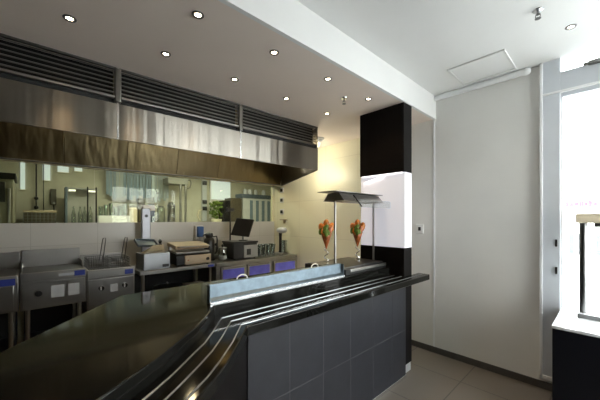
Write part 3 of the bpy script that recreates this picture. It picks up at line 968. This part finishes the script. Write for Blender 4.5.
# ------------------------------------------------------------------ back room seen through the glass
BR = 6.5
rack = thing('storage_rack', 'steel rack along the back room wall behind the glass', 'rack', (-.30, 6.0, 0))
MB().box(0, 3.3, 0, .48, 1.375, 1.40).build('shelf', M['bench_steel'], rack, .003)
MB().box(0, 3.3, 0, .48, .70, .725).build('shelf', M['bench_steel'], rack, .003)
for x in (.03, 1.1, 2.2, 3.27):
    for y in (.03, .45):
        MB().cyl((x, y, 0), (x, y, 1.38), .018, n=12).build('leg', M['bench_steel'], rack)
SH = 1.40
ov = thing('tall_oven', 'dark tall oven with black window behind the left glass edge', 'oven', (-1.10, 5.35, 0))
MB().box(0, .94, 0, .6, .05, 2.02).build('body', mat('oven_shell', (0.20, .19, .13), .45), ov, .01)
MB().box(-.02, .96, -.02, .6, 2.02, 2.10).build('hood_top', M['black_metal'], ov, .006)
MB().box(.62, .86, -.012, .004, 1.72, 1.98).build('window', M['black_plastic'], ov, .004)
MB().box(.88, .91, -.03, 0, 1.2, 1.9).build('handle', M['bench_steel'], ov, .006)
MB().box(.05, .89, .05, .55, 0, .05).build('plinth', M['black_lam'], ov)
for (x0, x1, z0, z1), w in (((-.12, -.065, 1.98, 2.46), 'tall narrow, beside the dark oven'), ((.15, .245, 2.15, 2.44), 'upright, behind the hanging black rods'), ((.34, .49, 2.31, 2.42), 'small and wide, above the grey cabinet'),
                            ((.57, .68, 2.35, 2.425), 'smallest, right of the others')):
    t = thing('glow_pane', 'pale glowing little window pane in back room, ' + w, 'window pane', ((x0 + x1) / 2, BR, z0), 0, 'glowing panes in the back room')
    h = (x1 - x0) / 2
    MB().box(-h, h, -.02, 0, 0, z1 - z0).build('pane', M['pane_glow'], t)
    MB().box(-h - .012, h + .012, -.03, 0, -.012, 0).build('sill', M['cream_paint'], t)
hr = thing('hanging_rod', 'black rod with round weights hanging in the back room behind griddle', 'rod', (.07, 6.43, ZK))
MB().cyl((0, 0, 0), (0, 0, -.95), .010).cyl((.09, 0, 0), (.09, 0, -1.12), .006).build('rod', M['black_metal'], hr)
MB().ball((0, 0, -.78), .028).ball((0, 0, -.93), .030).build('weight', M['black_plastic'], hr)
ct = thing('wire_crate', 'dark brown wire crate with tan lid behind the glass over griddle', 'crate', (.11, 6.03, SH))
MB().box(-.19, .19, 0, .3, 0, .20).build('body', mat('crate_brown', (0.05, .04, .022), .6), ct, .004)
cw = MB()
for k in range(9):
    cw.box(-.19 + k * .0465, -.184 + k * .0465, -.004, .0, 0, .20)
for k in range(5):
    cw.box(-.19, .19, -.004, 0, .01 + k * .045, .015 + k * .045)
cw.build('wire', M['brushed_dark'], ct)
MB().box(-.195, .195, -.006, .306, .20, .235).build('lid', M['tan_plate'], ct, .004)
dv = thing('wall_phone', 'small dark wall unit with a hanging cord in the back room', 'wall unit', (.285, BR, 1.74))
MB().box(-.04, .04, -.06, 0, 0, .27).build('body', mat('unit_grey', (.10, .095, .07), .5), dv, .008)
MB().tube([(0, -.05, 0), (.01, -.05, -.10), (-.015, -.05, -.2), (.0, -.05, -.335)], .008, 8).build('cord', M['black_plastic'], dv)
gc = thing('grey_display_case', 'grey glass display case with lit top strips in the back room', 'display case', (.645, 6.02, SH))
MB().box(-.215, .215, .18, .20, 0, .62).build('backing_sheet', mat('case_grey', (.36, .35, .32), .5), gc)
MB().box(-.215, .215, 0, .20, .0, .02).box(-.215, .215, 0, .2, .60, .62).build('case_frame', M['bench_steel'], gc)
MB().box(-.235, -.205, -.02, .2, 0, .62).build('post', M['slate_blue'], gc, .004)
for x in (.06, .18):
    MB().cyl((x, -.01, 0), (x, -.01, .64), .011, n=12).build('post', M['black_metal'], gc)
for x0, x1 in ((-.19, -.10), (.07, .17)):
    MB().box(x0, x1, -.004, .01, .555, .585).build('light_strip', M['case_light'], gc)
for k, x in enumerate((-.12, -.03, .03, .11)):
    MB().lathe([(0, 0), (.03, 0), (.03, .15 + .03 * (k % 2)), (.012, .24), (.012, .29), (0, .29)], (x, .09, .02), 14).build('bottle', M['jar_glass'], gc)
wt = thing('white_tray', 'bright white tray with glassware on a shelf behind the fryer', 'tray', (1.10, 6.12, SH))
MB().box(-.24, .24, -.1, .16, 0, .02).box(-.24, .24, -.1, -.09, .02, .16).box(-.24, .24, .15, .16, .02, .16).build('body', M['white_plastic'], wt, .004)
for k in range(6):
    MB().lathe([(.02, .022), (.032, .03), (.036, .32 + .03 * (k % 3)), (.030, .32 + .03 * (k % 3)), (.026, .03), (0, .03)], (-.19 + k * .075, .03, 0), 14).build('glassware', M['jar_glass'], wt)
sc_ = thing('strip_curtain', 'blue grey plastic strip curtain hanging behind the glass', 'strip curtain', (1.02, 6.36, 0))
MB().box(0, 1.12, -.01, .14, 2.42, 2.46).build('rail', M['bench_steel'], sc_)
rs = random.Random(8)
for k in range(20):
    w_ = .05
    m_ = M['strip_blue'] if rs.random() < .45 else M['strip_grey'] if rs.random() < .6 else M['strip_pale']
    MB().box(k * .056, k * .056 + w_, -.004 + .012 * (k % 2), .0 + .012 * (k % 2), 1.84 + rs.random() * .12, 2.43).build('strip', m_, sc_)
bp_ = thing('brown_post', 'dark brown upright post beneath the strip curtain', 'post', (1.575, 6.24, SH))
MB().box(-.055, .055, -.05, .05, 0, .50).build('shaft', mat('post_brown', (.06, .045, .02), .6), bp_, .004)
MB().box(-.07, .07, -.06, .06, 0, .02).build('foot', M['black_metal'], bp_)
for x, h, m_, w in ((1.425, .34, 'paper', 'cream'), (1.74, .40, 'slate_blue', 'slate blue'), (1.93, .36, 'jar_glass', 'clear'), (2.13, .44, 'bench_steel', 'steel')):
    t = thing('canister', w + ' canister on the rack shelf under the strip curtain', 'canister', (x, 6.2, SH))
    MB().lathe([(0, 0), (.07, 0), (.075, .01), (.075, h - .05), (.05, h - .02), (0, h - .02)], n=18).build('body', M[m_], t)
    MB().lathe([(.05, h - .02), (.052, h), (0, h)], n=18).build('lid', M['brushed_dark'], t)
kr = thing('hooked_stand', 'grey steel frame with hooked top and two posts behind glass', 'stand', (2.0, 6.05, SH))
MB().box(0, .40, -.05, .25, .81, .93).build('top_box', mat('frame_grey', (.24, .24, .21), .4), kr, .006)
for x in (.255, .36):
    MB().cyl((x, -.02, 0), (x, -.02, .81), .022, n=14).build('post', M['bench_steel'], kr)
MB().tube([(.40, 0, .90), (.46, 0, .92), (.485, 0, .86), (.46, 0, .76), (.41, 0, .74)], .012, 8).build('hook', M['brushed_dark'], kr)
wc = thing('service_column', 'grey service column with dark boxes on the back room wall', 'column', (2.965, BR, 1.45))
MB().box(-.055, .055, -.05, 0, 0, .97).build('trunking', M['pale_label'], wc, .004)
for z in (.84, .40, .25):
    MB().box(-.05, .05, -.075, -.045, z, z + .09).build('dark_box', M['black_plastic'], wc, .004)
MB().tube([(-.10, -.03, 0), (-.16, -.03, .12), (-.13, -.03, .24), (-.04, -.03, .27)], .012, 8).build('hose', M['paper'], wc)
lp = thing('frosted_window', 'large pale blue frosted window in back room behind the till', 'window pane', (3.385, BR, 1.97))
MB().box(-.265, .265, -.02, 0, 0, .49).build('pane', M['pane_glow'], lp)  # glows by itself in place of outside light
MB().box(-.275, -.245, -.03, 0, -.45, .49).build('frame_post', M['white_plastic'], lp)
plt = thing('potted_plant', 'green bushy potted plant under the frosted window', 'plant', (3.15, 6.22, 0))
MB().lathe([(0, 1.30), (.09, 1.30), (.12, 1.50), (.11, 1.50), (.08, 1.33), (0, 1.33)], n=18).build('pot', M['cream_paint'], plt)
MB().box(-.14, .14, -.14, .14, 0, 1.30).build('pot_stand', M['olive_wall'], plt)
lf = MB()
for k in range(60):
    a_ = rs.random() * 6.28
    r_ = rs.random() ** .5 * .13
    lf.ball((-.03 + r_ * math.cos(a_), r_ * math.sin(a_), 1.53 + rs.random() * .36), .035, (1, .35, 1.3), rot=(rs.random() * 3, rs.random() * 3, a_), n=6)
lf.build('foliage', M['green_leaf'], plt)
dk = thing('dark_locker', 'dark brown upright locker behind the till screen', 'locker', (3.47, 6.14, 0))
MB().box(0, .30, 0, .3, .05, 2.00).build('body', mat('locker_brown', (.075, .06, .035), .5), dk, .005)
MB().box(-.15, -.005, .02, .3, .05, 1.93).build('side_unit', M['black_lam'], dk, .004)
MB().box(0, .3, .02, .28, 0, .05).build('plinth', M['black_lam'], dk)
bl = thing('slatted_cabinet', 'white cabinet with blue grey upright slats and dark top bar', 'cabinet', (3.84, 6.20, 0))
MB().box(0, .90, 0, .28, .05, 2.02).build('body', mat('cabinet_white', (.62, .63, .62), .5), bl, .005)
MB().box(-.05, .93, -.02, .28, 2.02, 2.12).build('top_bar', M['slate_blue'], bl, .004)
for x in (.20, .38, .56, .74):
    MB().box(x, x + .085, -.012, .003, 1.20, 1.97).build('slat', M['strip_blue'], bl, .003)
MB().box(.02, .88, .02, .26, 0, .05).build('plinth', M['black_lam'], bl)
for x, r_ in ((3.98, .05), (4.12, .06), (4.30, .045), (4.55, .055)):
    o = MB().lathe([(0, 0), (r_, 0), (r_, .10), (r_ * .6, .14), (0, .14)], n=16).build('small_pot', M['pale_label'])
    o.location = (x, 6.32, 2.12)
    tag(o, 'small pale pot on top of the slatted white cabinet', 'pot', 'pots on the slatted cabinet')
bw = bpy.data.lights.new('back_room_fill', 'AREA')  # added fill light with no fixture
bw.shape = 'RECTANGLE'
bw.size, bw.size_y = 3.5, 0.12
bw.energy = BACK_POWER
bw.color = (1.0, .95, .80)
bo = bpy.data.objects.new('back_room_fill', bw)
COL.objects.link(bo)
bo.location = (2.2, 5.2, ZK - .03)

nt_ = thing('white_notice', 'small blank white card stuck to the glass above silver plate', 'card', (1.19, YB + .016, 1.585))
MB().box(-.075, .075, -.004, 0, .03, .105).build('card', M['white_plastic'], nt_)
MB().box(-.065, .065, -.004, 0, -.04, .026).build('dark_card', M['slate_blue'], nt_)

# ------------------------------------------------------------------ cabinet and stand by the window
cb = thing('black_cabinet', 'low black cabinet with glossy white top by the window', 'cabinet', (2.675, 0.29, 0))
MB().box(0.004, .60, -1.3, -.004, 0.06, .735).build('body', M['black_gloss'], cb, .003)
MB().box(0, .605, -1.3, 0, .735, .755).build('top', M['white_top'], cb, .003)
MB().box(.04, .58, -1.28, -.04, 0, .06).build('plinth', M['black_lam'], cb)
st = thing('display_stand', 'metal display stand with pale wooden top on the white cabinet top', 'stand', (3.03, 0.18, .755))
MB().box(0, .22, -.75, 0, .0, .030).build('base_plate', [M['brushed_dark']], st, .002)
MB().box(.0, .22, -.75, 0, .030, .034).build('base_cover', M['white_top'], st)
for y in (-.03, -.70):
    MB().cyl((.055, y, .034), (.055, y, .715), .022).build('post', M['brushed_dark'], st)
MB().box(.02, .21, -.74, -.09, .685, .715).build('under_frame', M['brushed_dark'], st, .003)
MB().box(-.01, .23, -.76, .008, .715, .785).build('wooden_top', M['wood'], st, .006)

# faint sign film on the window glass, unreadable strokes
dc = thing('window_lettering', 'faint pink and grey sign lettering on the window glass', 'sign', (XR + .0185, 0.26, 1.60))
lt = MB()
yy = 0.015
for k, w in enumerate((.021, .028, .024, .026, .019, .024, .026)):
    yy -= .004
    lt.box(-.001, 0, yy - w, yy, 0.0 if k % 2 else .006, .052 if k in (0, 3, 5) else .040)
    yy -= w
lt.build('pink_line', M['pink_film'], dc)
lt = MB().box(-.001, 0, -.075, -.04, .06, .078)
yy = -.02
for w in (.03, .015, .028, .02, .03):
    lt.box(-.001, 0, yy - w, yy, .095, .108)
    yy -= w + .006
lt.build('grey_line', M['grey_film'], dc)
